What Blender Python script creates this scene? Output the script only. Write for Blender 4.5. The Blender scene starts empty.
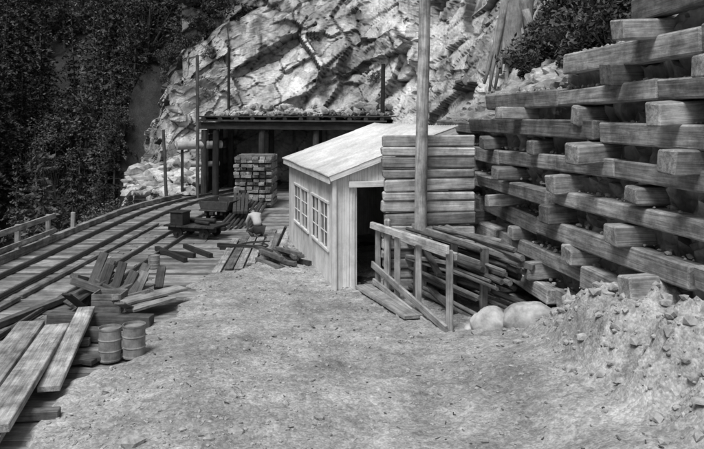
import bpy, math, random
import numpy as np
from mathutils import Vector, Matrix
from mathutils.bvhtree import BVHTree
random.seed(7)
rng = np.random.default_rng(11)
scene = bpy.context.scene
COL = scene.collection

# ------------------------------------------------------------ numpy noise
def _h(ix, iy, iz, s):
    with np.errstate(over='ignore'):
        n = (ix.astype(np.int64)*374761393 + iy.astype(np.int64)*668265263 + iz.astype(np.int64)*2147483647 + s*1274126177) & 0xffffffff
        n = ((n ^ (n >> 13))*1274126177) & 0xffffffff
        n = ((n ^ (n >> 16))*2246822519) & 0xffffffff
        n = (n ^ (n >> 15)) & 0xffffffff
    return n/4294967295.0
def vnoise(P, s=0):
    i = np.floor(P); f = P-i; f = f*f*(3-2*f); i = i.astype(np.int64)
    r = 0
    for dx in (0, 1):
        for dy in (0, 1):
            for dz in (0, 1):
                w = (f[:, 0] if dx else 1-f[:, 0])*(f[:, 1] if dy else 1-f[:, 1])*(f[:, 2] if dz else 1-f[:, 2])
                r = r+w*_h(i[:, 0]+dx, i[:, 1]+dy, i[:, 2]+dz, s)
    return r*2-1
def fbm(P, o=4, s=0):
    a = 1; r = 0; t = 0
    for k in range(o):
        r = r+a*vnoise(P*(2.03**k)+k*17.3, s+k); t += a; a *= .5
    return r/t
def facets(P, s, tilt=1.0):
    i = np.floor(P).astype(np.int64)
    best = np.full(len(P), 1e9); sec = best.copy(); C = np.zeros_like(P); cid = np.zeros((len(P), 3), np.int64)
    for dx in (-1, 0, 1):
        for dy in (-1, 0, 1):
            for dz in (-1, 0, 1):
                c = i+np.array([dx, dy, dz])
                j = np.stack([_h(c[:, 0], c[:, 1], c[:, 2], s+q) for q in (1, 2, 3)], 1)
                p = c+j; d = np.abs(p-P).max(1)*.5+np.linalg.norm(p-P, axis=1)*.5
                m = d < best
                sec = np.where(m, best, np.minimum(sec, d)); best = np.where(m, d, best)
                C[m] = p[m]; cid[m] = c[m]
    dirv = np.stack([_h(cid[:, 0], cid[:, 1], cid[:, 2], s+q)*2-1 for q in (5, 6, 7)], 1)
    r = _h(cid[:, 0], cid[:, 1], cid[:, 2], s+9)
    return (r-.5)+tilt*(dirv*(P-C)).sum(1), r, sec-best
def sstep(a, b, x):
    t = np.clip((x-a)/(b-a), 0, 1); return t*t*(3-2*t)

# ------------------------------------------------------------ materials
class N:
    def __init__(s, name):
        s.m = bpy.data.materials.new(name); s.m.use_nodes = True
        s.t = s.m.node_tree; s.b = s.t.nodes['Principled BSDF']
        s.b.inputs['Specular IOR Level'].default_value = .25
    def n(s, typ, **k):
        x = s.t.nodes.new(typ)
        for a, v in k.items(): setattr(x, a, v)
        return x
    def l(s, a, b): s.t.links.new(a, b)
    def tex(s): return s.n('ShaderNodeTexCoord').outputs['Object']
    def attr(s, nm, out='Fac'):
        a = s.n('ShaderNodeAttribute'); a.attribute_name = nm; return a.outputs[out]
    def mapping(s, v, sc):
        m = s.n('ShaderNodeMapping'); m.inputs['Scale'].default_value = sc; s.l(v, m.inputs['Vector']); return m.outputs[0]
    def noise(s, v, sc, det=6, rough=.6, dist=0):
        x = s.n('ShaderNodeTexNoise'); x.inputs['Scale'].default_value = sc; x.inputs['Detail'].default_value = det
        x.inputs['Roughness'].default_value = rough; x.inputs['Distortion'].default_value = dist
        s.l(v, x.inputs['Vector']); return x.outputs['Fac']
    def rng(s, v, a, b, c, d, clamp=True):
        x = s.n('ShaderNodeMapRange'); x.clamp = clamp; s.l(v, x.inputs[0])
        for i, q in zip((1, 2, 3, 4), (a, b, c, d)): x.inputs[i].default_value = q
        return x.outputs[0]
    def math(s, op, a, b):
        x = s.n('ShaderNodeMath', operation=op)
        for i, q in enumerate((a, b)):
            if isinstance(q, (int, float)): x.inputs[i].default_value = q
            else: s.l(q, x.inputs[i])
        return x.outputs[0]
    def col(s, v):
        s.l(v, s.b.inputs['Base Color'])
    def bump(s, h, st, dist=.02):
        x = s.n('ShaderNodeBump'); x.inputs['Strength'].default_value = st; x.inputs['Distance'].default_value = dist
        s.l(h, x.inputs['Height']); s.l(x.outputs[0], s.b.inputs['Normal'])
def wood(name, base, contrast=.5, var=.5, rough=.85):
    w = N(name); g = w.attr('gc', 'Vector')
    gr = w.noise(w.mapping(g, (1.6, 26, 26)), 1, 8, .7, .6)
    bl = w.noise(w.mapping(g, (1.2, 4, 4)), 1, 4, .6)
    kn = w.noise(w.mapping(g, (.5, 90, 90)), 1, 3, .6)
    di = w.noise(w.tex(), 3.1, 6, .7)
    v = w.rng(gr, .3, .7, 1-contrast, 1+contrast*.6)
    v = w.math('MULTIPLY', v, w.rng(bl, .3, .7, 1-contrast*.7, 1+contrast*.4))
    v = w.math('MULTIPLY', v, w.rng(kn, .35, .5, .7, 1.05))
    v = w.math('MULTIPLY', v, w.rng(di, .35, .6, 1-contrast*.9, 1.1))
    v = w.math('MULTIPLY', v, w.rng(w.attr('rv'), 0, 1, base*(1-var), base*(1+var)))
    w.col(v); w.b.inputs['Roughness'].default_value = rough
    w.bump(gr, .5, .012); return w.m
def plain(name, base, rough=.7, amp=.3, sc=4, metal=0, bump=.2):
    w = N(name); t = w.tex(); a = w.noise(t, sc, 7, .65)
    v = w.math('MULTIPLY', w.rng(a, .3, .7, 1-amp, 1+amp), base)
    w.col(v); w.b.inputs['Roughness'].default_value = rough; w.b.inputs['Metallic'].default_value = metal
    w.bump(a, bump, .02); return w.m
M_crib = wood('weathered_timber', .34, .6, .5)
M_deck = wood('deck_plank_wood', .26, .5, .5)
M_pale = wood('pale_plank_wood', .48, .45, .32)
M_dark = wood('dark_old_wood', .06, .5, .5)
M_log = wood('log_bulkhead_wood', .40, .5, .35)
M_siding = wood('painted_siding', .70, .2, .09)
M_trim = wood('painted_trim', .74, .18, .1)
M_scrap = wood('scrap_wood', .19, .5, .8)
M_steel = plain('rusty_steel', .055, .6, .4, 9)
M_rail = plain('rail_steel', .10, .4, .3, 9)
M_iron = plain('dark_iron', .03, .55, .4, 6)
M_keg = plain('galvanised_keg', .22, .6, .5, 7)
M_palepipe = plain('painted_pipe', .36, .6, .3, 3)
w = N('roof_sheet_metal'); t = w.tex()
a = w.noise(t, 1.3, 8, .7); b = w.noise(w.mapping(t, (3, 3, 3)), 6, 5, .7)
v = w.math('MULTIPLY', w.rng(a, .35, .65, .5, .78), w.rng(b, .3, .7, .8, 1.1)); w.col(v)
w.b.inputs['Roughness'].default_value = .6; M_roof = w.m
w = N('window_glass'); t = w.tex(); a = w.noise(t, 2.5, 3)
w.col(w.rng(a, .35, .65, .02, .12)); w.b.inputs['Roughness'].default_value = .12; w.b.inputs['Specular IOR Level'].default_value = .7; M_glass = w.m
# ground
w = N('dirt_ground'); t = w.tex()
a = w.noise(t, .45, 4, .55); b = w.noise(t, 1.9, 5, .6); c = w.noise(t, 11, 4, .6); d2 = w.noise(t, 45, 2, .5)
vo = w.n('ShaderNodeTexVoronoi'); vo.inputs['Scale'].default_value = 38; w.l(t, vo.inputs['Vector'])
peb = w.n('ShaderNodeSeparateColor'); w.l(vo.outputs['Color'], peb.inputs[0])
v = w.math('MULTIPLY', w.rng(a, .38, .62, .76, 1.15), w.rng(b, .34, .66, .68, 1.2))
v = w.math('MULTIPLY', v, w.rng(c, .34, .66, .74, 1.22))
v = w.math('MULTIPLY', v, w.rng(d2, .3, .7, .85, 1.12))
v = w.math('MULTIPLY', v, w.rng(peb.outputs[0], 0, 1, .76, 1.24))
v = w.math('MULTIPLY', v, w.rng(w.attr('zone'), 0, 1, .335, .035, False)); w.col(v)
w.b.inputs['Roughness'].default_value = .95
hh = w.math('ADD', w.math('MULTIPLY', c, .8), w.math('MULTIPLY', vo.outputs['Distance'], -.35))
w.bump(hh, .6, .03); M_ground = w.m
def rockmat(name, base, crack=False):
    w = N(name); t = w.tex()
    a = w.noise(t, .25, 4, .6); b = w.noise(t, 1.1, 6, .62); c = w.noise(t, 9, 4, .65)
    st = w.noise(w.mapping(t, (1.4, 1.4, .3)), 1.1, 5, .65)
    v = w.math('MULTIPLY', w.rng(a, .40, .60, .5, 1.15), w.rng(b, .36, .62, .72, 1.15))
    v = w.math('MULTIPLY', v, w.rng(c, .3, .7, .75, 1.2))
    v = w.math('MULTIPLY', v, w.rng(st, .36, .48, .55, 1.05))
    v = w.math('MULTIPLY', v, w.rng(w.attr('rv'), 0, 1, .45*base, 1.45*base))
    if crack: v = w.math('MULTIPLY', v, w.rng(w.attr('crack'), 0, 1, .2, 1))
    w.col(v); w.b.inputs['Roughness'].default_value = .9
    w.bump(w.math('ADD', b, w.math('MULTIPLY', c, .3)), .6, .08); return w.m
M_rock = rockmat('fractured_rock', .54, True)
M_stone = plain('loose_stone', .34, .9, .45, 12, 0, .6)
M_fill = rockmat('rubble_fill_rock', .36)
def leafmat(name, lo, hi):
    w = N(name); t = w.tex(); oi = w.n('ShaderNodeObjectInfo')
    a = w.noise(t, .9, 3, .6)
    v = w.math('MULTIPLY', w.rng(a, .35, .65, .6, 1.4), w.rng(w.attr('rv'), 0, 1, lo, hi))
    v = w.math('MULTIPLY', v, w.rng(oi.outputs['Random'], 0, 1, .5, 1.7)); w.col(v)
    w.b.inputs['Roughness'].default_value = .75; return w.m
M_leaf = leafmat('foliage', .03, .11)
M_needle = leafmat('conifer_foliage', .012, .11)
M_bark = wood('bark', .12, .5, .5)
M_bleach = wood('bleached_wood', .34, .4, .5)

# ------------------------------------------------------------ mesh builder
class MB:
    def __init__(s): s.v = []; s.f = []; s.g = []; s.r = []
    def add(s, vs, fs, gs, rv):
        o = len(s.v); s.v += [tuple(p) for p in vs]; s.f += [tuple(o+i for i in q) for q in fs]
        s.g += [tuple(q) for q in gs]; s.r += [rv]*len(vs)
    def box(s, p0, p1, w, h, up=(0, 0, 1), jit=0., rv=None, cham=True):
        p0 = Vector(p0); p1 = Vector(p1); ax = (p1-p0); L = ax.length; ax.normalize()
        side = ax.cross(Vector(up)); 
        if side.length < 1e-4: side = ax.cross(Vector((0, 1, 0)))
        side.normalize(); u = side.cross(ax)
        off = Vector((random.uniform(-50, 50), random.uniform(-9, 9), random.uniform(-9, 9)))
        vs = []; gs = []
        for a, P in ((-L/2, p0), (L/2, p1)):
            for (b, c) in ((-1, -1), (1, -1), (1, 1), (-1, 1)):
                j = Vector([random.uniform(-jit, jit) for _ in range(3)])
                vs.append(P+side*(b*w/2)+u*(c*h/2)+j); gs.append(Vector((a, b*w/2, c*h/2))+off)
        fs = [(0, 1, 2, 3), (7, 6, 5, 4), (0, 4, 5, 1), (1, 5, 6, 2), (2, 6, 7, 3), (3, 7, 4, 0)]
        s.add(vs, fs, gs, random.random() if rv is None else rv)
    def cyl(s, p0, p1, r0, r1=None, n=10, rv=None, seg=1, wob=0):
        r1 = r0 if r1 is None else r1
        p0 = Vector(p0); p1 = Vector(p1); ax = p1-p0; L = ax.length; ax.normalize()
        a = ax.orthogonal().normalized(); b = ax.cross(a)
        off = random.uniform(-50, 50); vs = []; gs = []; fs = []
        for k in range(seg+1):
            t = k/seg; r = r0+(r1-r0)*t; c = p0+(p1-p0)*t
            if 0 < k < seg: c = c+a*random.uniform(-wob, wob)+b*random.uniform(-wob, wob)
            for i in range(n):
                th = 2*math.pi*i/n; dv = a*math.cos(th)+b*math.sin(th)
                vs.append(c+dv*r); gs.append((L*t+off, math.cos(th)*r, math.sin(th)*r))
        for k in range(seg):
            for i in range(n):
                j = (i+1) % n; fs.append((k*n+i, k*n+j, (k+1)*n+j, (k+1)*n+i))
        fs.append(tuple(range(n-1, -1, -1))); fs.append(tuple(seg*n+i for i in range(n)))
        s.add(vs, fs, gs, random.random() if rv is None else rv)
    def obj(s, name, mat, parent=None, bevel=0, smooth=False):
        me = bpy.data.meshes.new(name); me.from_pydata(s.v, [], s.f); me.update()
        a = me.attributes.new('gc', 'FLOAT_VECTOR', 'POINT'); a.data.foreach_set('vector', np.array(s.g, np.float32).ravel())
        a = me.attributes.new('rv', 'FLOAT', 'POINT'); a.data.foreach_set('value', np.array(s.r, np.float32))
        me.materials.append(mat)
        if smooth: me.polygons.foreach_set('use_smooth', [True]*len(me.polygons))
        o = bpy.data.objects.new(name, me); COL.objects.link(o)
        if bevel:
            m = o.modifiers.new('bevel', 'BEVEL'); m.width = bevel; m.segments = 1; m.limit_method = 'ANGLE'; m.angle_limit = 1.0
        if parent: o.parent = parent
        return o
def empty(name, loc=(0, 0, 0)):
    e = bpy.data.objects.new(name, None); COL.objects.link(e); e.empty_display_size = .2; return e
def npmesh(name, V, F, mat, attrs={}, smooth=False, parent=None):
    me = bpy.data.meshes.new(name)
    me.vertices.add(len(V)); me.vertices.foreach_set('co', V.astype(np.float32).ravel())
    k = F.shape[1]; me.loops.add(F.size); me.loops.foreach_set('vertex_index', F.astype(np.int32).ravel())
    me.polygons.add(len(F)); me.polygons.foreach_set('loop_start', np.arange(0, F.size, k, dtype=np.int32))
    me.update(calc_edges=True); me.validate()
    for n_, a_ in attrs.items():
        a = me.attributes.new(n_, 'FLOAT', 'POINT'); a.data.foreach_set('value', a_.astype(np.float32))
    me.polygons.foreach_set('use_smooth', [smooth]*len(me.polygons))
    me.materials.append(mat); o = bpy.data.objects.new(name, me); COL.objects.link(o)
    if parent: o.parent = parent
    return o
def gridfaces(nu, nv, flip=False):
    i = np.arange(nu*nv).reshape(nu, nv)
    q = np.stack([i[:-1, :-1], i[1:, :-1], i[1:, 1:], i[:-1, 1:]], -1).reshape(-1, 4)
    return q[:, ::-1] if flip else q
import bmesh
_b = bmesh.new(); bmesh.ops.create_icosphere(_b, subdivisions=1, radius=1); ICO1 = (np.array([v.co[:] for v in _b.verts]), [[v.index for v in f.verts] for f in _b.faces]); _b.free()
_b = bmesh.new(); bmesh.ops.create_icosphere(_b, subdivisions=4, radius=1); ICO4 = (np.array([v.co[:] for v in _b.verts]), np.array([[v.index for v in f.verts] for f in _b.faces])); _b.free()

# ------------------------------------------------------------ terrain
def wallx(Y): return 5.0-.173*Y
def edge(Y):
    return np.interp(Y, [0, 8, 10, 12, 14.5, 17, 19, 30], [-3.45, -3.3, -3.0, -2.95, -2.8, -2.3, -1.75, -1.6])
def bankf(X, Y):
    P = np.stack([X, Y, X*0], 1); n1 = fbm(P*.8, 3, 3); wx = X-wallx(Y)
    a2 = np.interp(Y, [0, 6, 9, 10.0, 10.8, 12], [.9, .85, .75, .45, .12, .0])
    return sstep(-1.0, -.12, wx+.35*n1)*a2
def height(X, Y, full=True):
    P = np.stack([X, Y, X*0], 1)
    n1 = fbm(P*.5, 4, 3); n2 = fbm(P*2.2, 4, 8); n3 = fbm(P*8, 3, 21)
    e = edge(Y)+.8*fbm(P*.9, 4, 31)
    z = .05+.06*n1+.055*n2+.022*n3
    z = z+.14*np.exp(-((X+1.9)**2/1.0+(Y-9.5)**2/8))
    k = sstep(.0, -.5, X-e); z = z*(1-k)+(-.34+.04*n2)*k
    dl = np.clip(-8.3-X, 0, 60); val = -.35-np.minimum(dl*1.1, 10)+.5*n1*np.clip(dl, 0, 1)
    z = np.where(X < -8.3, val, z)
    wx = X-wallx(Y)
    a1 = np.interp(Y, [0, 6, 9, 10.5, 12, 14], [.6, .5, .4, .2, .1, .0])
    z = z+sstep(-2.6, -.4, wx)*a1*np.where(Y < 20, 1, 0)
    bk = bankf(X, Y)
    if full and bk.max() > 0:
        g, r, _e = facets(P*2.8+3, 700, .8); g2, r, _e = facets(P*7+3, 710, .9); z = z+bk*(1+.35*n2)+np.clip(bk*3, 0, 1)*(.16*g+.07*g2+.05*n3)
    else: z = z+bk
    hl = -11+1.0*(Y-43)+1.5*n1
    hl = np.where(X < -14, hl, -99)
    z = np.maximum(z, hl)
    hr = 4.5+1.05*(Y-41)+n1
    kr = sstep(41, 42.5, Y)*sstep(-16.5, -12.5, X)
    z = z*(1-kr)+np.maximum(hr, z)*kr
    z = np.where(X < -45, np.maximum(z, (-X-45)*.9-10), z)
    return z
xs = np.concatenate([np.linspace(-320, -60, 20)[:-1], np.linspace(-60, -9, 60)[:-1], np.arange(-9, 5.2, .045), np.linspace(5.2, 60, 30)[1:], np.linspace(60, 320, 12)[1:]])
ys = np.concatenate([np.linspace(-300, -10, 15)[:-1], np.linspace(-10, 5.6, 25)[:-1], np.arange(5.6, 16, .045), np.arange(16.05, 36, .15), np.linspace(36, 90, 60)[1:], np.linspace(90, 330, 20)[1:]])
GX, GY = np.meshgrid(xs, ys, indexing='ij'); X = GX.ravel(); Y = GY.ravel(); Z = height(X, Y)
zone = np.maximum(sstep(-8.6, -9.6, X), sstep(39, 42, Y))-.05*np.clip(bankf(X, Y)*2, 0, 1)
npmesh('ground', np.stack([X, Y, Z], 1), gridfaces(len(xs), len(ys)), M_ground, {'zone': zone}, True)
def gh(x, y): return float(height(np.array([float(x)]), np.array([float(y)]))[0])

# ------------------------------------------------------------ rock cliff
path = np.array([
 (-20, 62, -6, 8.0, .3), (-15, 46, -6, 5.5, .3), (-12.2, 38, -3, 5.6, .25), (-10.6, 34, -1.2, 6.4, .28), (-8.6, 32.4, -.5, 8.6, .32), (-6.8, 33.0, -.4, 11, .3),
 (-4.8, 33.9, -.4, 15, .3), (-1, 33.8, -.4, 20, .32), (2, 32.6, -.4, 20, .32), (3.8, 29, -.4, 20, .34), (4.1, 24, 0, 19, .42), (3.7, 19, .5, 17, .55),
 (4.0, 15, 1.5, 15, .6), (4.5, 12, 2.6, 14, .7), (5.3, 8, 3.0, 14, .8), (6.4, 2, 3.0, 12, .85), (8.2, -9, 3, 10, .85)])
seg = np.r_[0, np.cumsum(np.linalg.norm(np.diff(path[:, :2], axis=0), axis=1))]
U = np.arange(0, seg[-1], .08); R = np.stack([np.interp(U, seg, path[:, k]) for k in range(5)], 1)
ker = np.ones(23)/23
for k in range(5): R[:, k] = np.convolve(np.pad(R[:, k], 11, 'edge'), ker, 'valid')
T = np.gradient(R[:, :2], axis=0); T /= np.linalg.norm(T, axis=1)[:, None]; NR = np.stack([T[:, 1], -T[:, 0]], 1)
nv = 230; cap = 14
vv = np.linspace(0, 1, nv)**1.2
PX = []
for j in range(nv+cap):
    if j < nv:
        z = R[:, 2]+(R[:, 3]-R[:, 2])*vv[j]; back = R[:, 4]*(z-R[:, 2])
    else:
        q = (j-nv+1)*.55; z = R[:, 3]+q*.6; back = R[:, 4]*(R[:, 3]-R[:, 2])+q
    PX.append(np.stack([R[:, 0]-NR[:, 0]*back, R[:, 1]-NR[:, 1]*back, z], 1))
PC = np.stack(PX, 1); nu = PC.shape[0]; NN = np.repeat(np.stack([NR[:, 0]*.95, NR[:, 1]*.95, np.full(nu, .1)], 1)[:, None, :], nv+cap, 1)
PC = PC.reshape(-1, 3); NN = NN.reshape(-1, 3)
rot = np.array(Matrix.Rotation(.7, 3, 'Y') @ Matrix.Rotation(.3, 3, 'X'))
W = PC+.06*np.stack([fbm(PC*.8, 2, 41), fbm(PC*.8, 2, 42), fbm(PC*.8, 2, 43)], 1)
Q = W @ rot.T
f1, r1, e1 = facets(Q*np.array([.22, .20, .36]), 100, 1.1)
f2, r2, e2 = facets(Q*np.array([.52, .40, .90])+9, 200, 1.1)
f3, r3, e3 = facets(Q*np.array([1.15, .95, 1.8])+5, 300, 1.0)
f4, r4, e4 = facets(Q*np.array([3.2, 2.8, 4.4])+5, 320, .9)
D = .70*f1+.36*f2+.13*f3+.03*f4
V = PC+NN*D[:, None]
rec = (V[:, 0] > -6.45) & (V[:, 0] < 1.9) & (V[:, 2] < 3.25) & (V[:, 1] > 30)
V[rec, 1] = np.maximum(V[rec, 1], 35)+3.5
rvc = np.clip(.15*r1+.4*r2+.35*r3+.1*r4+.4*fbm(PC*.35, 3, 61), 0, 1)
crk = np.minimum(np.minimum(sstep(0, .05, e2), .55+.45*sstep(0, .07, e3)), sstep(0, .03, e1))
npmesh('rock_cliff', V, gridfaces(nu, nv+cap, True), M_rock, {'rv': rvc, 'crack': crk})
CV = V.copy()
bvh = BVHTree.FromPolygons([Vector(p) for p in V], [tuple(q) for q in gridfaces(nu, nv+cap, True).tolist()])

# ------------------------------------------------------------ rubble fill behind crib
s_ = np.arange(-2, 17.6, .07); t_ = np.arange(0, 8.6, .07)
SS, TT = np.meshgrid(s_, t_, indexing='ij')
topz = np.interp(SS, [8.0, 9.2, 10.2, 11.2, 13.4, 14.4], [4.6, 4.6, 4.2, 4.0, 3.6, 3.3])
inn = np.maximum(TT-topz, 0); zz = np.minimum(TT, topz)+inn*.55
fx = 5.0-.173*SS+.34+inn
P = np.stack([fx.ravel(), SS.ravel(), zz.ravel()], 1)
g1, q1, _ = facets(P*3.2, 400, .8); g2, q2, _ = facets(P*8, 420, .9)
d = .12*g1+.05*g2+.1*fbm(P*1.2, 3, 71)
P2 = P+np.stack([-d, d*0, d*.7], 1)
npmesh('rubble_backfill', P2, gridfaces(len(s_), len(t_), True), M_fill, {'rv': np.clip(.5*q1+.5*q2, 0, 1)})

# ------------------------------------------------------------ timber crib wall
crib = MB(); wd = Vector((-.173, 1, 0)).normalized(); wn = Vector((-1, -.173, 0)).normalized()
rows = [(.10+.515*k) for k in range(10)]
ends = [17.2]*7+[13.9, 10.65, 8.8]
phase = [10.3, 8.9, 7.75, 8.45, 8.06, 9.04, 9.35, 8.6, 8.0]
TW = .27
for k, z in enumerate(rows):
    y = ends[k]+random.uniform(-.1, .1); y0 = -3.
    while y > y0:
        L = random.choice([2.4, 3.2, 4.0, 5.2]); yn = max(y-L, y0)
        dy = random.uniform(-.06, .05); dz0 = random.uniform(-.04, .04); dz1 = random.uniform(-.05, .04)
        a = Vector((wallx(y), y, z+dz0))-wn*(.13+dy); b = Vector((wallx(yn), yn, z+dz1))-wn*(.13+dy+random.uniform(-.06, .05))
        crib.box(b+wd*random.uniform(.01, .06), a-wd*.02, TW, .27+random.uniform(-.05, .03), jit=.02)
        y = yn
    if k < 9:
        ph = phase[k]; yy0 = ph-2.0*math.ceil((ph-(-1))/2.0)
        emax = ends[k+1]-.15 if k >= 6 else ends[k]-.3
        y = yy0
        while y < emax:
            yy = y+random.uniform(-.15, .15); pr = random.uniform(.10, .42)
            c = Vector((wallx(yy), yy, z+.258+random.uniform(-.03, .02)))
            n2 = (wn+wd*random.uniform(-.16, .16)+Vector((0, 0, random.uniform(-.09, .03)))).normalized()
            crib.box(c-n2*1.4, c+n2*pr, .30+random.uniform(-.06, .04), .26+random.uniform(-.05, .03), (random.uniform(-.12, .12), random.uniform(-.12, .12), 1), jit=.022)
            y += 2.0 if y > 8 else 2.1
crib.box((3.9, 9.75, .55), (2.85, 9.85, .48), .3, .27, jit=.01)
crib.obj('timber_crib_wall', M_crib, bevel=.022)

def rocks(name, pts, mat, parent=None):
    base, fs = ICO1; F0 = np.array(fs); Vs = []; Fs = []; o = 0; rv = []
    for (c, s) in pts:
        sc = s*np.array([random.uniform(.7, 1.3), random.uniform(.7, 1.3), random.uniform(.45, .95)])
        v = base*(1+rng.uniform(-.28, .28, (len(base), 1)))*sc
        a = random.uniform(0, 6.3); ca, sa = math.cos(a), math.sin(a)
        v = v @ np.array([[ca, sa, 0], [-sa, ca, 0], [0, 0, 1]]) + np.array(c)
        Vs.append(v); Fs.append(F0+o); o += len(base); rv += [random.random()]*len(base)
    return npmesh(name, np.concatenate(Vs), np.concatenate(Fs), mat, {'rv': np.array(rv)}, False, parent)
pts = []
n = 15000
px = rng.uniform(-3.6, 4.2, n); py = 5.8+rng.random(n)**1.3*13; pz = height(px, py)
dens = fbm(np.stack([px, py, px*0], 1)*.8, 3, 91)
for x, y, z, dn in zip(px, py, pz, dens):
    if x > wallx(y)-.1 or x < edge(np.array([y]))[0]-.1: continue
    if random.random() > .4+1.5*dn: continue
    s = .006+.026*random.random()**4
    if random.random() < .006: s = random.uniform(.03, .07)
    pts.append(((x, y, z+s*.15), s))
for _ in range(650):
    y = random.uniform(6, 11.5); x = wallx(y)-abs(random.gauss(0, .5)); s = .012+.08*random.random()**4; pts.append(((x, y, gh(x, y)+s*.1), s))
for c in [(-.9, 11.2), (-1.2, 7.3), (-1.45, 7.1), (-2.6, 7.4), (-2.2, 7.0), (1.9, 10.5), (3.0, 10.2), (2.9, 9.6)]:
    pts.append(((c[0], c[1], gh(*c)+.0), random.uniform(.07, .12)))
rocks('loose_stones', pts, M_stone)
pts = []
for _ in range(1100):
    k = random.randrange(1, 9); y = random.uniform(5, ends[k]-.1)
    s = .012+.04*random.random()**2; x = wallx(y)+random.uniform(.12, .34); pts.append(((x, y, rows[k]+.14+s*.2), s))
rocks('ledge_gravel', pts, M_stone)
# wood chips and bark scraps trodden into the dirt
m = MB()
for _ in range(420):
    x = random.uniform(-3.2, 3); y = 6+random.random()**1.3*11
    if x > wallx(y)-.5: continue
    a_ = random.uniform(0, 6.28); l_ = random.uniform(.015, .08); z_ = gh(x, y)+.006
    m.box((x, y, z_), (x+math.cos(a_)*l_, y+math.sin(a_)*l_, z_+random.uniform(0, .015)), random.uniform(.008, .022), .008)
m.obj('wood_chips', M_scrap)
def boulder(name, c, s, seed, mat=M_stone):
    base, fs = ICO4; v = base*(1+.18*fbm(base*1.3+seed, 3, seed)[:, None]+.05*fbm(base*5, 3, seed)[:, None])
    f, r, e = facets(base*1.4+seed, 500+seed, .6); v = v*(1+.07*f[:, None])
    return npmesh(name, v*np.array(s)+np.array(c), fs, mat, {'rv': r*0+.7}, True)
M_boulder = plain('boulder_stone', .40, .9, .55, 4, 0, .8)
boulder('boulder', (2.13, 10.75, .23), (.28, .26, .25), 3, M_boulder)
boulder('boulder', (2.66, 10.5, .36), (.38, .3, .28), 8, M_boulder)
boulder('boulder', (1.82, 10.9, .08), (.10, .12, .09), 12, M_boulder)

# ------------------------------------------------------------ deck, rails
deck = MB(); y = -3.0
while y < 37:
    wd_ = random.choice([.19, .22, .25]); e = float(edge(np.array([y]))[0])
    xr = e+.8+random.uniform(-.2, .3); xl = -8.25+random.uniform(-.06, .06)
    if y > 31: xl = -6.3
    sp = random.uniform(-6.2, -4.0)
    zz_ = random.uniform(-.01, .01)
    deck.box((xl, y+wd_/2, -.035+zz_), (sp-.01, y+wd_/2, -.035+zz_), wd_-.014, .05, jit=.004)
    deck.box((sp+.01, y+wd_/2, -.035+random.uniform(-.01, .01)), (xr, y+wd_/2, -.035), wd_-.014, .05, jit=.004)
    y += wd_
for x in (-8.0, -6.9, -5.8, -4.7, -3.9):
    deck.box((x, -3, -.22), (x, 31, -.22), .25, .3)
for k in range(12):
    yy = -2+k*3
    deck.cyl((-7.9, yy, -.35), (-8.15, yy, -6), .14, .16, 10)
deck.obj('timber_deck', M_deck, bevel=.004)
bl = MB()
for i in range(7):
    x = -2.95+i*.21; y0 = 15.3+random.uniform(-.4, .5)+.25*i
    bl.box((x, y0, .03), (x-.25, y0+random.uniform(3.6, 4.4), .03), .19, .04, jit=.005)
bl.obj('plank_walkway', M_crib, bevel=.004)
def smoothpath(pts, n=60):
    pts = np.array(pts, float)
    for _ in range(4):
        q = [pts[0]]
        for a, b in zip(pts[:-1], pts[1:]): q += [a*.75+b*.25, a*.25+b*.75]
        q.append(pts[-1]); pts = np.array(q)
    return pts
cl = smoothpath([(-6.95, -3), (-6.95, 12), (-7.05, 21), (-6.95, 26), (-6.1, 29.6), (-4.9, 32), (-4.2, 37)])
tg = np.gradient(cl, axis=0); tg /= np.linalg.norm(tg, axis=1)[:, None]; nm = np.stack([tg[:, 1], -tg[:, 0]], 1)
def sweep(mb, pth, w, h, z):
    p = [Vector((a, b, z)) for a, b in pth]
    for a, b in zip(p[:-1], p[1:]):
        dd = (b-a).normalized()*.004
        mb.box(a-dd, b+dd, w, h, rv=.5)
tr = MB()
for o in (-.42, .42):
    pth = cl+nm*o
    sweep(tr, pth, .05, .03, .095); sweep(tr, pth, .016, .06, .055); sweep(tr, pth, .08, .014, .019)
tr.obj('rail_track', M_rail)
tr = MB()
for o in (-.3, .3):
    pth = smoothpath([(-5.0+o, -3), (-5.1+o, 10), (-5.1+o, 20), (-4.6+o, 27), (-3.9+o, 36)])
    sweep(tr, pth, .04, .024, .075); sweep(tr, pth, .014, .05, .045); sweep(tr, pth, .07, .012, .016)
tr.obj('rail_track', M_rail)
gd = MB()
pth = cl+nm*-1.15
for i in range(0, len(pth)-8, 7):
    a, b = pth[i], pth[min(i+7, len(pth)-1)]
    if a[1] > 29.5: break
    gd.box((a[0], a[1], .09), (b[0], b[1], .09), .16, .17, jit=.01)
gd.box((-6.15, -2, .04), (-6.2, 13, .04), .09, .07, jit=.01, rv=.2)
gd.box((-6.2, 13.1, .04), (-6.1, 22, .04), .09, .07, jit=.01, rv=.1)
gd.obj('guard_timber', M_crib, bevel=.01)
rl = MB()
for y in (12.0, 14.6, 17.2, 19.0, 20.6):
    rl.box((-8.22, y, -.4), (-8.22+random.uniform(-.03, .03), y, .76 if y < 20 else .6), .11, .11, (0, 1, 0), jit=.006, rv=.8)
rl.box((-8.14, 9, .68), (-8.14, 19.2, .70), .05, .14, rv=.9); rl.box((-8.14, 9, .28), (-8.14, 19.2, .30), .05, .12, rv=.8)
rl.obj('wooden_railing', M_crib, bevel=.006)

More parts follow.
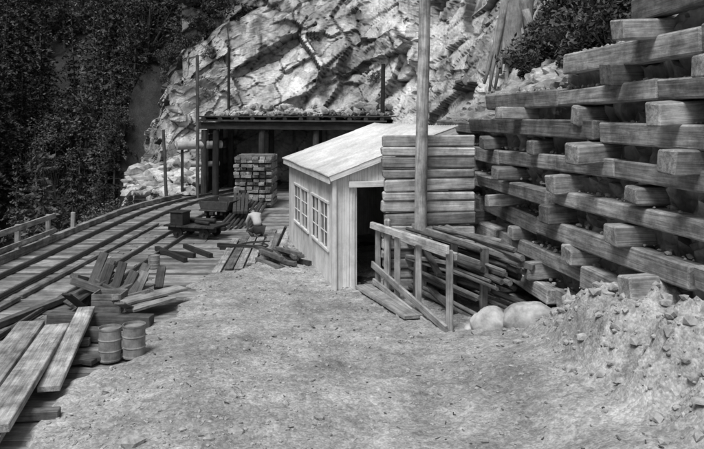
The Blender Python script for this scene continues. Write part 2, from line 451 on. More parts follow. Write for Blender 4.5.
# ------------------------------------------------------------ shed
shed = empty('wooden_shed')
def L(s, t, z): return Vector((-.33-.238*s+.971*t, 13.6+.971*s+.238*t, z))
SL, SW, EH, SLP = 5.92, 2.35, 2.27, .36
wins = [(.55, 1.43), (1.50, 2.38), (2.85, 3.83), (3.90, 4.88)]
sd = MB(); s = 0.
nb = 42; bw = SL/nb
for i in range(nb):
    c = (i+.5)*bw; ins = any(a < c < b for a, b in wins)
    w2 = bw-.004; pr = random.uniform(0, .004)
    for z0, z1 in (([(0.0, .72), (1.65, EH)]) if ins else [(0.0, EH)]):
        sd.box(L(c, .015-pr, z0-.1 if z0 == 0 else z0), L(c, .015-pr, z1), .03, w2, tuple(L(1, 0, 0)-L(0, 0, 0)))
nb = 16; bw = SW/nb
for i in range(nb):
    c = (i+.5)*bw; top = EH+SLP*c-.03; pr = random.uniform(0, .004)
    z0 = 2.02 if .38 < c < 1.05 else -.1
    sd.box(L(.015-pr, c, z0), L(.015-pr, c, top), .03, bw-.004, tuple(L(0, 1, 0)-L(0, 0, 0)))
    sd.box(L(SL-.015, c, -.1), L(SL-.015, c, top), .03, bw-.004, tuple(L(0, 1, 0)-L(0, 0, 0)))
for i in range(36):
    c = (i+.5)*SL/36; sd.box(L(c, SW-.015, -.1), L(c, SW-.015, EH+SLP*SW-.05), .03, SL/36-.004, tuple(L(1, 0, 0)-L(0, 0, 0)))
sd.obj('walls', M_siding, shed, bevel=.003)
fl = MB(); fl.box(L(.05, SW/2, .02), L(SL-.05, SW/2, .02), SW-.1, .05); fl.obj('floor', M_dark, shed)
tm = MB()
tm.box(L(-.02, -.02, -.1), L(-.02, -.02, EH), .08, .09, tuple(L(1, 0, 0)-L(0, 0, 0)))
tm.box(L(-.02, .35, 0), L(-.02, .35, 2.03), .07, .05, tuple(L(1, 0, 0)-L(0, 0, 0))); tm.box(L(-.02, 1.06, 0), L(-.02, 1.06, 2.03), .07, .05, tuple(L(1, 0, 0)-L(0, 0, 0)))
tm.box(L(-.05, .26, 2.09), L(-.05, 1.5, 2.09), .14, .11)
tm.box(L(-.1, -.13, EH-.10), L(SL+.1, -.13, EH-.10), .03, .12)
tm.box(L(-.13, -.13, EH-.06), L(-.13, SW+.1, EH-.06+SLP*(SW+.23)), .03, .11)
for a, b in wins:
    for z in (.70, 1.67): tm.box(L(a-.04, -.018, z), L(b+.04, -.018, z), .05, .05)
    for q in (a, b): tm.box(L(q, -.016, .725), L(q, -.016, 1.645), .045, .05, tuple(L(1, 0, 0)-L(0, 0, 0)))
    m = (a+b)/2; tm.box(L(m, -.004, .73), L(m, -.004, 1.64), .025, .03, tuple(L(1, 0, 0)-L(0, 0, 0)))
    for z in (1.03, 1.34): tm.box(L(a+.03, -.002, z), L(b-.03, -.002, z), .02, .022)
tm.obj('window_frames_and_trim', M_trim, shed, bevel=.003)
gl = MB()
for a, b in wins: gl.box(L(a, .02, 1.18), L(b, .02, 1.18), .006, .92)
gl.obj('window_panes', M_glass, shed)
ns = 560; ss2 = np.linspace(-.15, SL+.18, ns); tt2 = np.array([-.17, .45, .46, 1.2, 1.21, 1.9, 1.91, SW+.15]); VV = []
for a in ss2:
    for j, b in enumerate(tt2):
        p = L(a, b, EH+SLP*b+.04+.016*math.sin(a*2*math.pi/.14)+(.008 if j in (0, 2, 4, 6) else 0)+.012*math.sin(a*1.7+b)); VV.append(p[:])
ro = npmesh('corrugated_roof', np.array(VV), gridfaces(ns, len(tt2)), M_roof, {}, True, shed)
ro.modifiers.new('solid', 'SOLIDIFY').thickness = .012
dr = MB()
for i in range(4): dr.box(L(.12+.15*i, .40, .06), L(.12+.15*i, .40, 1.97), .03, .145, tuple(L(1, 0, 0)-L(0, 0, 0)))
dr.obj('open_door', M_dark, shed)

# ------------------------------------------------------------ log bulkhead beside the shed
lb = MB(); z = .1
while z < 2.85:
    h = random.uniform(.17, .25); xl = .60+random.uniform(-.05, .04)
    lb.box((xl, 13.25+random.uniform(-.03, .03), z+h/2+random.uniform(-.01, .01)), (2.35, 13.45+random.uniform(-.03, .03), z+h/2+random.uniform(-.015, .015)), .2, h-.016, jit=.016); z += h
lb.box((.66, 13.08, 0), (.66, 13.08, 1.5), .12, .12, (0, 1, 0))
lb.obj('log_bulkhead', M_log, bevel=.03)
pm = MB(); pm.cyl((1.24, 13.0, -.2), (1.42, 13.0, 9.2), .12, .10, 16, seg=8, wob=.012, rv=.95); pm.obj('wooden_utility_pole', M_crib, smooth=True)

# ------------------------------------------------------------ rail fence + pole rack
fe = MB(); A = Vector((.50, 13.5, 0)); B = Vector((1.51, 10.87, 0))
def F(t, z, o=0): 
    n_ = Vector((-.934, -.358, 0)); return A+(B-A)*t+Vector((0, 0, z))+n_*o
for t, z in ((0, 1.32), (.32, 1.22), (.62, 1.22), (1.0, 1.33)):
    fe.box(F(t, -.1), F(t, z), .10, .09, (0, 1, 0), jit=.008)
fe.box(F(-.05, 1.30, .08), F(1.04, 1.36, .08), .05, .12, jit=.01, rv=.9)
fe.box(F(-.02, 1.16, -.12), F(1.0, 1.22, -.12), .06, .1, jit=.01, rv=.9)
fe.box(F(-.03, .55, .08), F(1.02, .12, .08), .05, .13, jit=.01, rv=.2)
fe.box(F(.0, .25, .09), F(.98, .0, .09), .05, .1, jit=.01, rv=.3)
fe.obj('wooden_rail_fence', M_pale, bevel=.006)
st = MB(); st.box((.22, 13.6, .12), (1.02, 11.5, .12), .34, .07, jit=.01); st.box((.0, 13.3, .04), (.55, 13.5, .04), .1, .1); st.box((.75, 11.7, .04), (1.25, 11.9, .04), .1, .1)
st.obj('plank_bench', M_pale, bevel=.006)
pr = MB()
for i in range(34):
    lay = i//7; o = random.uniform(0, 1.0); z = .15+.26*lay+random.uniform(0, .12)
    a = Vector((.95+o*.8, 13.6-random.uniform(0, .6)+.2*o, z+random.uniform(-.05, .15))); b = Vector((2.0+o*.7, 11.05+random.uniform(-.2, .6), z+random.uniform(-.1, .1)))
    pr.cyl(a, b, random.uniform(.025, .055), None, 9)
pr.obj('pole_pile', M_scrap, smooth=False)
pr = MB()
for i in range(7):
    a = Vector((.9+.12*i, 13.6+.1*i, 1.38-.09*i)); b = Vector((2.75+.05*i+random.uniform(-.3, .1), 11.1+.12*i, 1.10-.07*i)); pr.box(a, b, .07, .09, jit=.008)
for i in range(9):
    a = Vector((1.0+random.random(), 13.2, random.uniform(.2, 1.2))); b = a+Vector((random.uniform(.1, .9), random.uniform(-2.2, -1.), random.uniform(-.5, .2))); pr.box(a, b, .1, .06)
for xx, yy in ((1.3, 12.9), (2.15, 11.5), (1.75, 12.2)): pr.box((xx, yy, 0), (xx+.03, yy, 1.25), .12, .12, (0, 1, 0))
pr.obj('timber_rack', M_scrap, bevel=.005)

# ------------------------------------------------------------ portal shelter
po = empty('mine_portal_shelter'); pb = MB()
pb.box((-6.7, 30.5, 3.03), (1.75, 30.35, 2.98), .3, .32, jit=.01, rv=.3)
pb.box((-6.6, 30.28, 3.25), (1.5, 30.13, 3.2), .12, .07, rv=1)
pb.box((-6.6, 34.5, 3.0), (1.6, 34.5, 3.0), .3, .3)
for x in (-6.45, -5.95, -3.95, -1.6, 1.2):
    pb.cyl((x, 30.5, -.2), (x+.03, 30.5, 2.85), .15, .14, 12); pb.cyl((x, 34.3, -.2), (x, 34.3, 2.85), .15, .14, 12)
for i in range(12):
    x = -6.4+i*.7; pb.cyl((x, 30.2, 3.29), (x, 37, 3.32), .1, .1, 10)
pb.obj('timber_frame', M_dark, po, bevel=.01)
pf = MB()
for i in range(26): pf.box((-6.7, 30.35+.25*i, 3.42), (1.9, 30.3+.25*i, 3.42), .24, .05, jit=.01)
pf.obj('roof_boards', M_scrap, po)
pw = MB()
for i in range(13): pw.box((-6.6, 32.0, .1+.24*i), (-6.6, 38.5, .1+.24*i), .06, .23); pw.box((1.75, 31., .1+.24*i), (1.75, 38.5, .1+.24*i), .06, .23)
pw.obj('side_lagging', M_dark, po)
pts = [((random.uniform(-6.0, 1.6), random.uniform(30.5, 33.3), 3.46+random.random()*.15), .03+.2*random.random()**3) for _ in range(650)]
pts += [((x, 32.8+random.uniform(-.8, .5), 3.5+random.random()*.4), random.uniform(.08, .35)) for x in np.linspace(-5, 1.8, 60)]
rocks('rock_rubble', pts, rockmat('rubble_rock', .42))
pts = [((random.uniform(-10, -6.9), random.uniform(30.2, 33), 0), .05+.4*random.random()**3) for _ in range(420)]
pts = [((x, y, max(0, (y-30)*.4)+.02), s) for (x, y, _), s in pts]
rocks('talus', pts, rockmat('talus_rock', .5))
tp = empty('compressed_air_pipe'); m = MB()
m.cyl((-7.5, 30.0, 2.15), (-5.75, 30.9, 2.2), .17, .17, 18); m.cyl((-7.0, 30.2, 1.35), (-5.9, 31, 1.35), .12, .12, 16)
m.cyl((-6.4, 30.55, 2.19), (-6.32, 30.6, 2.19), .22, .22, 18)
m.obj('pipe_run', M_palepipe, tp, smooth=False)
m = MB(); m.box((-7.3, 30.1, 0), (-7.3, 30.1, 2.), .1, .1, (0, 1, 0)); m.obj('pipe_support', M_dark, tp)
for p0, p1, r in (((-6.48, 29.4, -.2), (-6.5, 29.4, 6.0), .075), ((-5.82, 33, 3.3), (-5.8, 33, 6.7), .07), ((1.35, 31, 3.4), (1.38, 31, 5.75), .10), ((-7.55, 28.5, 0), (-7.95, 29.5, 2.85), .07)):
    m = MB(); m.cyl(p0, p1, r, r*.9, 10, seg=4, wob=.01); m.obj('wooden_pole', M_dark if r != .075 else M_bark)

# ------------------------------------------------------------ lumber stack
ls = MB(); z = .0; lay = 0
while z < 1.95:
    if lay % 3 == 2:
        for q in (-.5, 0, .5): ls.box((-4.35, 27+q, z+.03), (-3.0, 27+q, z+.03), .1, .06)
        z += .06
    else:
        for i in range(6): ls.box((-4.30+.235*i+random.uniform(-.03, .03), 26.2+random.uniform(-.25, .12), z+.06), (-4.30+.235*i, 28.3, z+.06), .21, .105)
        z += .11
    lay += 1
ls.obj('lumber_stack', M_crib, bevel=.006)

# ------------------------------------------------------------ mine carts
def cart(name, c, yaw, box):
    e = empty(name); R_ = Matrix.Translation(c) @ Matrix.Rotation(yaw, 4, 'Z')
    T_ = lambda x, y, z: R_ @ Vector((x, y, z))
    m = MB()
    for x in (-.28, .28): m.box(T_(x, -.75, .26), T_(x, .75, .26), .08, .12)
    for y in (-.42, .42):
        m.cyl(T_(-.42, y, .14), T_(.42, y, .14), .03, None, 8)
        for x in (-.33, .33): m.cyl(T_(x-.03, y, .15), T_(x+.03, y, .15), .15, None, 18); m.cyl(T_(x-.045, y, .15), T_(x+.045, y, .15), .05, None, 10)
    m.box(T_(0, -.9, .26), T_(0, -.76, .26), .14, .1); m.obj('frame_and_wheels', M_iron, e)
    m = MB()
    for i in range(8): m.box(T_(-.48, -.7+.2*i, .345), T_(.48, -.7+.2*i, .345), .19, .045)
    m.obj('flat_bed', M_dark, e)
    m = MB()
    if box:
        m.box(T_(-.25, .2, .54), T_(-.25, .6, .54), .40, .34); m.box(T_(-.25, .17, .73), T_(-.25, .63, .73), .45, .04)
        m.cyl(T_(.15, -.5, .45), T_(.15, .5, .45), .07, None, 12); m.cyl(T_(.32, -.4, .43), T_(.32, .5, .43), .05, None, 12)
        m.cyl(T_(-.2, -.5, .42), T_(-.1, .0, .44), .05, None, 10)
        m.obj('tool_box_and_pipes', M_iron, e, bevel=.01)
    else:
        for sx in (-1, 1): m.box(T_(sx*.5, -.7, .5), T_(sx*.5, .7, .5), .04, .28, tuple((Vector(T_(sx*.35, 0, 1))-Vector(T_(0, 0, 0)))))
        for sy in (-.7, .7): m.box(T_(-.48, sy, .5), T_(.48, sy, .5), .04, .26)
        m.obj('hopper_sides', M_steel, e, bevel=.01)
cart('mine_flat_cart', Vector((-4.4, 19.9, .0)), 1.25, True)
cart('mine_hopper_cart', Vector((-4.35, 23.6, .0)), -.25, False)
m = MB()
for i in range(8): m.cyl((-4.0+.14*i, 20.9+.1*i, .08+.03*(i % 2)), (-3.95+.13*i, 25.2+random.uniform(-.8, .8), .35), .05, None, 10)
for i in range(4): m.box((-3.7+.12*i, 22.0, .4), (-4.1+.14*i, 24.6, .7), .1, .07)
m.obj('steel_pipe_bundle', M_steel)
m = MB()
for (a, b) in (((-5.0, 17.9, .05), (-3.9, 16.4, .05)), ((-4.35, 18.2, .05), (-3.4, 16.9, .05)), ((-4.8, 17.4, .05), (-3.8, 16.9, .06)), ((-3.5, 18.3, .06), (-2.2, 17.8, .06)), ((-3.4, 18.0, .05), (-2.3, 18.1, .05))):
    m.box(a, b, .1, .1)
m.obj('loose_rail_lengths', M_iron)
hz = smoothpath([(-3.1, 17.9), (-2.9, 18.5), (-2.4, 18.6), (-2.1, 18.1), (-2.5, 17.8), (-3.0, 18.1), (-2.8, 18.7), (-2.2, 18.8)])
m = MB()
for a, b in zip(hz[:-1], hz[1:]): m.cyl((a[0], a[1], .06), (b[0], b[1], .06), .022, None, 7)
m.obj('air_hose', M_iron)
m = MB()
for i in range(13):
    a = Vector((-2.1+random.uniform(-.3, .5), 16.6+random.uniform(-.3, .8), .08+.06*(i % 4))); an = random.uniform(-1.35, -.75)
    m.box(a, a+Vector((math.cos(an)*1.2, math.sin(an)*1.2, random.uniform(-.02, .1))), .09, .09, jit=.006, rv=random.random()*.8)
m.cyl((-1.9, 17.4, .1), (-1.6, 16.9, .75), .035, None, 8)
m.obj('timber_pile', M_scrap, bevel=.005)

# ------------------------------------------------------------ scrap pile left
m = MB()
for i in range(14):
    a = Vector((-4.3+random.gauss(0, .3), 12.6+random.gauss(0, .4), .05+random.uniform(0, .2)))
    an = random.choice([random.uniform(-.5, .5), random.uniform(.9, 2.2)])+random.choice([0, math.pi]); L_ = random.uniform(.35, .8)
    m.box(a, a+Vector((math.cos(an)*L_, math.sin(an)*L_, random.uniform(-.02, .3))), random.uniform(.1, .25), random.uniform(.03, .14), jit=.006, rv=random.random()**2)
for i in range(8):
    x = -4.8+.12*i; m.box((x, 12.5+random.uniform(-.1, .1), .02), (x+random.uniform(.1, .28), 12.9+random.uniform(-.15, .15), random.uniform(.5, .95)), .16, .06, (0, 1, 0), jit=.006, rv=random.uniform(.1, .7))
m.box((-5.0, 12.3, .1), (-4.4, 12.9, .55), .3, .06, jit=.01, rv=.2)
m.box((-4.9, 11.35, .12), (-3.2, 11.2, .12), .22, .22, jit=.01, rv=.3); m.box((-5.2, 10.8, .1), (-3.6, 10.6, .1), .2, .2, jit=.01, rv=.2)
m.box((-3.9, 11.9, .25), (-3.1, 12.8, .28), .34, .05, rv=1); m.box((-3.7, 11.6, .2), (-3.2, 12.4, .2), .25, .05, rv=1)
m.box((-4.9, 10.0, .06), (-3.5, 9.6, .06), .24, .07); m.box((-4.6, 9.2, .06), (-3.1, 9.9, .08), .2, .06)
m.box((-5.9, 10.6, .05), (-4.9, 14.2, .08), .14, .1, rv=.3)
m.obj('scrap_lumber_pile', M_scrap, bevel=.006)
m = MB()
c = Vector((-4.2, 12.15, .02)); 
for k in range(3):
    z = .08+.11*k
    for (a, b) in (((-.24, -.2), (.24, -.2)), ((.24, -.2), (.24, .2)), ((.24, .2), (-.24, .2)), ((-.24, .2), (-.24, -.2))):
        m.box(c+Vector((a[0], a[1], z)), c+Vector((b[0], b[1], z)), .025, .10, rv=.2)
m.obj('wooden_crate', M_crib, bevel=.004)
m = MB()
m.box((-3.62, 7.0, .27), (-4.4, 10.45, .27), .36, .09, jit=.008, rv=.9); m.box((-4.03, 7.0, .27), (-4.85, 10.6, .27), .38, .09, jit=.008, rv=.7)
m.box((-3.75, 6.9, .16), (-4.5, 10.2, .16), .5, .09, jit=.008, rv=.3)
m.box((-3.62, 8.35, .16), (-4.28, 11.3, .30), .26, .08, jit=.008, rv=1)
m.box((-5.2, 7.6, .06), (-3.3, 7.9, .06), .14, .1); m.box((-5.3, 10.2, .06), (-3.9, 10.4, .06), .14, .1); m.box((-4.6, 7, .2), (-5.6, 10.8, .1), .3, .07, jit=.01)
m.obj('heavy_planks', M_crib, bevel=.008)
def lathe(name, c, prof, mat, n=28, parts=None):
    V_ = []; 
    for (r, z) in prof:
        for i in range(n): V_.append((c[0]+r*math.cos(2*math.pi*i/n), c[1]+r*math.sin(2*math.pi*i/n), c[2]+z))
    F_ = []
    for k in range(len(prof)-1):
        for i in range(n): F_.append((k*n+i, k*n+(i+1) % n, (k+1)*n+(i+1) % n, (k+1)*n+i))
    return npmesh(name, np.array(V_), np.array(F_), mat, {}, False)
kp = [(.001, .01), (.145, .01), (.150, 0), (.155, .02), (.15, .035), (.152, .13), (.16, .145), (.152, .16), (.153, .28), (.161, .295), (.153, .31), (.150, .42), (.156, .435), (.156, .455), (.148, .455), (.146, .42), (.001, .42)]
lathe('steel_keg', (-3.37, 9.75, .02), kp, M_keg); lathe('steel_keg', (-3.05, 9.8, .05), kp, M_keg)
lathe('steel_can', (-4.47, 15.8, 0), [(r*.85, z*.62) for r, z in kp], M_keg)

# ------------------------------------------------------------ crouching worker
def skin(name, verts, edges, rad, mat, parent, root=0, sub=2):
    me = bpy.data.meshes.new(name); me.from_pydata(verts, edges, []); me.update(); me.materials.append(mat)
    o = bpy.data.objects.new(name, me); COL.objects.link(o); o.parent = parent
    m_ = o.modifiers.new('skin', 'SKIN'); m_.use_smooth_shade = True
    for i, r in enumerate(rad):
        q = me.skin_vertices[0].data[i]; q.radius = (r, r) if not isinstance(r, tuple) else r; q.use_root = (i == root)
    s_ = o.modifiers.new('sub', 'SUBSURF'); s_.levels = sub; s_.render_levels = sub; return o
man = empty('crouching_worker')
M_shirt = plain('white_shirt_cloth', .45, .9, .15, 8); M_trous = plain('dark_trousers', .04, .9, .3, 8); M_skin = plain('skin_tone', .28, .6, .1, 8); M_hat = plain('dark_cap', .05, .8, .1, 8); M_hair = plain('dark_hair', .03, .8, .2, 30)
skin('shirt', [(.12, 0, .38), (.05, 0, .52), (-.08, 0, .66), (-.20, 0, .74), (-.17, .17, .71), (-.17, -.17, .71), (-.30, .22, .48), (-.30, -.22, .48), (-.40, .15, .34), (-.38, -.15, .34), (-.26, 0, .78)],
     [(0, 1), (1, 2), (2, 3), (3, 4), (3, 5), (4, 6), (5, 7), (6, 8), (7, 9), (3, 10)], [(.15, .13), (.15, .13), (.16, .14), (.12, .11), .075, .075, .055, .055, .042, .042, .06], M_shirt, man)
skin('trousers', [(.16, 0, .32), (.12, .10, .28), (.12, -.10, .28), (-.22, .17, .44), (-.24, -.17, .20), (.06, .16, .14), (.10, -.17, .09), (.04, .16, .10)],
     [(0, 1), (0, 2), (1, 3), (2, 4), (3, 5), (4, 6), (5, 7)], [(.15, .14), .11, .11, .078, .078, .06, .06, .055], M_trous, man)
skin('boots', [(.07, .16, .06), (-.02, .16, .05), (-.14, .16, .04), (.14, -.17, .07), (.2, -.17, .05), (.26, -.17, .03)], [(0, 1), (1, 2), (3, 4), (4, 5)], [.055, .05, .035, .055, .045, .03], M_iron, man)
for sgn, w0 in ((1, Vector((-.40, .15, .34))), (-1, Vector((-.38, -.15, .34)))):
    vs = [w0, w0+Vector((-.05, 0, -.08)), w0+Vector((-.07, 0, -.13))]; ed = [(0, 1), (1, 2)]; rd = [.03, .035, .032]
    for k, ln in enumerate((.062, .075, .07, .055)):
        y = (k-1.5)*.021; o = len(vs); vs += [vs[2]+Vector((-.01, y, -.02)), vs[2]+Vector((-.03, y, -.02-ln*.5)), vs[2]+Vector((-.015, y, -.02-ln))]; ed += [(2, o), (o, o+1), (o+1, o+2)]; rd += [.010, .009, .008]
    o = len(vs); vs += [vs[1]+Vector((.02, -sgn*.035, -.03)), vs[1]+Vector((.01, -sgn*.045, -.07))]; ed += [(1, o), (o, o+1)]; rd += [.011, .009]
    skin('hand', [v[:] for v in vs], ed, rd, M_skin, man)
hc = np.array([-.36, 0, .80]); base, fs = ICO4
v = base.copy(); v[:, 0] *= .098; v[:, 1] *= .077; v[:, 2] *= .115
face = base[:, 0] < -.3
v[:, 0] -= .012*np.exp(-((base[:, 1]/.18)**2+((base[:, 2]+.1)/.16)**2))*face*2.2
v[:, 0] += .008*np.exp(-(((np.abs(base[:, 1])-.36)/.14)**2+((base[:, 2]-.08)/.12)**2))*face
v[:, 0] -= .006*np.exp(-((base[:, 1]/.3)**2+((base[:, 2]+.48)/.08)**2))*face
v[:, 1] *= 1-.2*np.clip(-base[:, 2], 0, 1)
Rh = np.array(Matrix.Rotation(-.75, 3, 'Y')); npmesh('head', v @ Rh.T+hc, fs, M_skin, {}, True, man)
m = MB(); m.cyl((-.25, 0, .75), (-.33, 0, .77), .055, .05, 12)
for sg in (-1, 1):
    p = Rh @ np.array([.005, sg*.078, 0])+hc; q = Rh @ np.array([.012, sg*.09, .02])+hc; m.cyl(p, q, .026, .018, 10)
m.obj('neck_and_ears', M_skin, man, smooth=True)
m = MB()
for sg in (-1, 1):
    p = Rh @ np.array([-.082, sg*.03, .01])+hc; q = Rh @ np.array([-.09, sg*.03, .01])+hc; m.cyl(p, q, .011, .008, 10)
m.obj('eyes', M_hair, man)
hv = base*np.array([.106, .085, .115])+np.array([.006, 0, .006]); sel = np.array([(base[f_, 2] > -.2).all() and (base[f_, 0] > -.55).all() for f_ in fs]); npmesh('hair', hv @ Rh.T+hc, fs[sel], M_hair, {}, True, man)
sel = np.array([(base[f_, 2] > .35).all() for f_ in fs]); cv = base*np.array([.118, .097, .13])+np.array([.004, 0, .008]); npmesh('cap_crown', cv @ Rh.T+hc, fs[sel], M_hat, {}, True, man)
m = MB(); a_ = Rh @ np.array([-.08, 0, .055])+hc; b_ = Rh @ np.array([-.17, 0, .04])+hc; m.box(a_, b_, .13, .012, tuple(Rh @ np.array([0, 0, 1]))); m.obj('cap_brim', M_hat, man, bevel=.004)
man.location = (-2.68, 19.7, .0); man.rotation_euler = (0, 0, -1.05); man.scale = (.88,)*3

# ------------------------------------------------------------ vegetation
def leafmesh(name, centers, size, mat, rvs):
    n_ = len(centers); a = rng.normal(size=(n_, 3)); a[:, 2] *= .6; a /= np.linalg.norm(a, axis=1)[:, None]
    b = rng.normal(size=(n_, 3)); b = np.cross(a, b); b /= np.linalg.norm(b, axis=1)[:, None]
    sz = size*rng.uniform(.6, 1.3, (n_, 1))
    V_ = np.stack([centers-a*sz, centers+b*sz*.45, centers+a*sz, centers-b*sz*.45], 1).reshape(-1, 3)
    F_ = np.arange(n_*4).reshape(-1, 4); rv = np.repeat(rvs, 4)
    o = npmesh(name, V_, F_, mat, {'rv': rv}); COL.objects.unlink(o)
    return o.data
def conifer(seed, h, full=1.0):
    random.seed(seed); C = []; rv = []; tk = MB(); tk.cyl((0, 0, 0), (0, 0, h), .014*h, .01, 7, seg=3, wob=.05)
    z = h*.10
    while z < h:
        Lr = (1-z/h)**.9*.24*h*full+.12
        for k in range(random.randint(4, 7)):
            if random.random() < .15: continue
            an = random.uniform(0, 6.28); ll = Lr*random.uniform(.5, 1.2); st_ = max(2, int(ll/.16)); r_ = random.random()
            if ll > .6: tk.cyl((0, 0, z), (math.cos(an)*ll*.8, math.sin(an)*ll*.8, z-.12*ll), .02, .008, 4)
            for i in range(st_):
                q = (i+.6)/st_*ll; wsp = .06+.12*(1-q/ll)
                for _ in range(4):
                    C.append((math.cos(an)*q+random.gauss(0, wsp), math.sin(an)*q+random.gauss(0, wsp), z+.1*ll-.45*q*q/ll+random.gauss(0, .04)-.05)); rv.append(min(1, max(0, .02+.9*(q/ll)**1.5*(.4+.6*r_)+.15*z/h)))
        z += random.uniform(.4, .65)
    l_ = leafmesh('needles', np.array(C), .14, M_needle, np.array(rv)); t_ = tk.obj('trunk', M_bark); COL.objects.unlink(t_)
    return [t_.data, l_]
def bushy(seed, R_, H_, nc, lv, ls_, trunk=True):
    random.seed(seed); C = []; rv = []; tk = MB()
    for c in range(nc):
        th = random.uniform(0, 6.28); rr = R_*math.sqrt(random.random())*.85; zz_ = H_*random.uniform(.25, .92)*(1-.35*(rr/R_)**2)
        cx, cy = math.cos(th)*rr, math.sin(th)*rr; cr = R_*random.uniform(.16, .36); br = random.random()
        tk.cyl((0, 0, 0), (cx, cy, zz_), .03*H_*.5, .008, 5, seg=2, wob=.08)
        for _ in range(lv):
            d_ = np.array([random.gauss(0, 1) for _ in range(3)]); d_ /= np.linalg.norm(d_); q = cr*random.uniform(.45, 1.1)
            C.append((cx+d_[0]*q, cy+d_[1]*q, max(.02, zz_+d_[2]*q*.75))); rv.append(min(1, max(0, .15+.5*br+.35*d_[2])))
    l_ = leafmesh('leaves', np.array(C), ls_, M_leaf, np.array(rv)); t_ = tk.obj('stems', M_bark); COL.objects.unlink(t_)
    return [t_.data, l_]
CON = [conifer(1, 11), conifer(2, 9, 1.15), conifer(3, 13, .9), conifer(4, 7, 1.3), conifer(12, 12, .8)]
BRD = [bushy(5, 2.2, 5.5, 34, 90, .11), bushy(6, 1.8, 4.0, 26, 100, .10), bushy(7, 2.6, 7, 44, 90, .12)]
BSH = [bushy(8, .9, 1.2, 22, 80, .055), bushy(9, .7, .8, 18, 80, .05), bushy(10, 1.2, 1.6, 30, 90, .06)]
random.seed(99)
def place(parts, loc, sc, parent, rz=None, tilt=.06):
    e = Matrix.Translation(loc) @ Matrix.Rotation(random.uniform(0, 6.28) if rz is None else rz, 4, 'Z') @ Matrix.Rotation(random.uniform(-tilt, tilt), 4, 'X') @ Matrix.Diagonal((sc, sc, sc*random.uniform(.9, 1.15), 1))
    for me in parts:
        o = bpy.data.objects.new(me.name, me); COL.objects.link(o); o.matrix_world = e; o.parent = parent
forest = empty('distant_forest')
cnt = 0
def tree_at(x, y, pb_=.10, s0=.6, s1=1.2):
    kind = random.choice(BRD) if random.random() < pb_ else random.choice(CON)
    place(kind, (x, y, gh(x, y)-.2), random.uniform(s0, s1), forest)
for _ in range(270):
    y = random.uniform(45, 80); x = random.uniform(-52, -14)
    if x/y < -.66: continue
    tree_at(x, y, .04, .75, 1.2); cnt += 1
for _ in range(170):
    y = random.uniform(41.5, 62); x = random.uniform(-17, -2)
    tree_at(x, y, .12, .45, .8); cnt += 1
sh = empty('shrub_thicket')
for _ in range(240):
    y = random.uniform(13, 45); x = random.uniform(-20, -9.1)
    if x > -12.5 and y > 31: continue
    z = gh(x, y)-.1; r_ = random.random()
    place(random.choice(BSH) if x > -11 or r_ < .4 else random.choice(BRD[:2]) if r_ < .5 else CON[3], (x, y, z), random.uniform(.6, 1.1), sh)
cr = empty('cliff_top_trees')
top = CV.reshape(nu, nv+cap, 3)
for _ in range(700):
    i = random.randrange(0, nu); j = random.randrange(nv-5, nv+cap); p = top[i, j]
    if not (-18 < p[0] < -2.8 and p[1] > 30): continue
    if p[2] > 16: continue
    k_ = random.choice(BSH) if j < nv else random.choice(BSH+BRD[:2]+[CON[3], CON[1]])
    place(k_, (p[0], p[1], p[2]-.2), random.uniform(.4, .85), cr)
for _ in range(30):   # scrub in the gully left of the rock
    x = random.uniform(-12.4, -9.8); y = random.uniform(31, 34.5); place(random.choice(BSH), (x, y, gh(x, y)+random.uniform(0, 1.2)), random.uniform(.6, 1.0), cr)
cb = empty('cliff_bushes')
flat = CV; Xc, Yc, Zc = flat.T
def scatter(cond, n_, kinds, s0, s1, parent):
    idx = np.where(cond)[0]
    for i in rng.choice(idx, n_): place(random.choice(kinds), (flat[i, 0], flat[i, 1], flat[i, 2]-.1), random.uniform(s0, s1), parent)
scatter((Yc > 14.5) & (Yc < 21) & (Zc > 4.2) & (Zc < 7.5) & (Xc > 2), 75, BSH, .6, 1.2, cb)
scatter((Yc > 5) & (Yc < 14) & (Zc > 4.6) & (Zc < 9), 130, BSH, .6, 1.2, cb)
scatter((Yc > 18) & (Yc < 25) & (Zc > 4.5) & (Zc < 9), 45, BSH, .5, .9, cb)
scatter((Yc > 32) & (Zc > 4) & (Zc < 12) & (Xc > -7), 12, BSH[:2], .3, .6, cb)
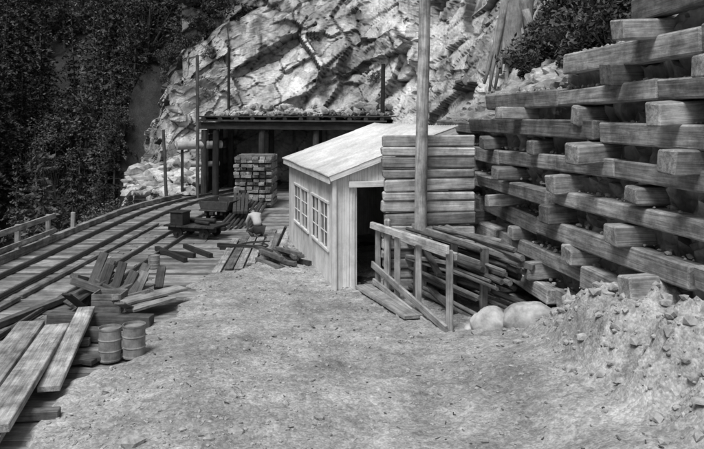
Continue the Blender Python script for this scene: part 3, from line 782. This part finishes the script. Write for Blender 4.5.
# bleached stump with roots
hit = bvh.ray_cast(Vector((0, 0, 3.4)), Vector((.2286, 1, .07)).normalized())[0]
b0 = hit+Vector((0, -.25, .3)); sc_ = b0.y/16
m = MB()
for i in range(12):
    a = -.5+.09*i; m.cyl(b0+Vector((a*1.4*sc_, -.2+random.uniform(-.1, .1), -random.uniform(.3, 1.0)*sc_)), b0+Vector((a*.5*sc_, random.uniform(-.1, .1), random.uniform(.3, 1.6)*sc_)), .03*sc_, .10*sc_, 8, seg=5, wob=.05)
m.cyl(b0+Vector((0, 0, -.1)), b0+Vector((-.1, .3, 1.9*sc_)), .30*sc_, .22*sc_, 14, seg=8, wob=.06); m.cyl(b0+Vector((.25*sc_, .1, .2)), b0+Vector((.55*sc_, .5, 2.2*sc_)), .16*sc_, .08*sc_, 10, seg=6, wob=.06)
m.obj('bleached_stump', M_bleach, smooth=True)

# ------------------------------------------------------------ light, world, camera
EL, AZ = 60, 208
wd2 = bpy.data.worlds.new('World'); scene.world = wd2; wd2.use_nodes = True; nt = wd2.node_tree
sk = nt.nodes.new('ShaderNodeTexSky'); sk.sky_type = 'NISHITA'; sk.sun_disc = False
sk.sun_elevation = math.radians(EL); sk.sun_rotation = math.radians(AZ)
bw = nt.nodes.new('ShaderNodeRGBToBW'); nt.links.new(sk.outputs[0], bw.inputs[0]); bg = nt.nodes['Background']
nt.links.new(bw.outputs[0], bg.inputs[0]); bg.inputs[1].default_value = .15
sun = bpy.data.lights.new('sun', 'SUN'); sun.energy = 3.4; sun.angle = math.radians(24); sun.color = (1, 1, 1)
so = bpy.data.objects.new('sun', sun); COL.objects.link(so)
el, az = math.radians(EL), math.radians(AZ)
dv = Vector((math.sin(az)*math.cos(el), math.cos(az)*math.cos(el), math.sin(el)))
so.rotation_euler = dv.to_track_quat('Z', 'Y').to_euler(); so.location = (-20, -20, 40)
cam = bpy.data.cameras.new('camera'); co = bpy.data.objects.new('camera', cam); COL.objects.link(co)
co.location = (0, 0, 3.4); co.rotation_euler = (math.radians(90), 0, 0)
cam.sensor_width = 36; cam.lens = 36*700/704; cam.shift_y = -107.5/704; cam.clip_end = 2000; cam.clip_start = .05
scene.camera = co
scene.view_settings.view_transform = 'Standard'; scene.view_settings.look = 'None'; scene.view_settings.exposure = 0
print('forest', cnt, 'objects', len(bpy.data.objects))
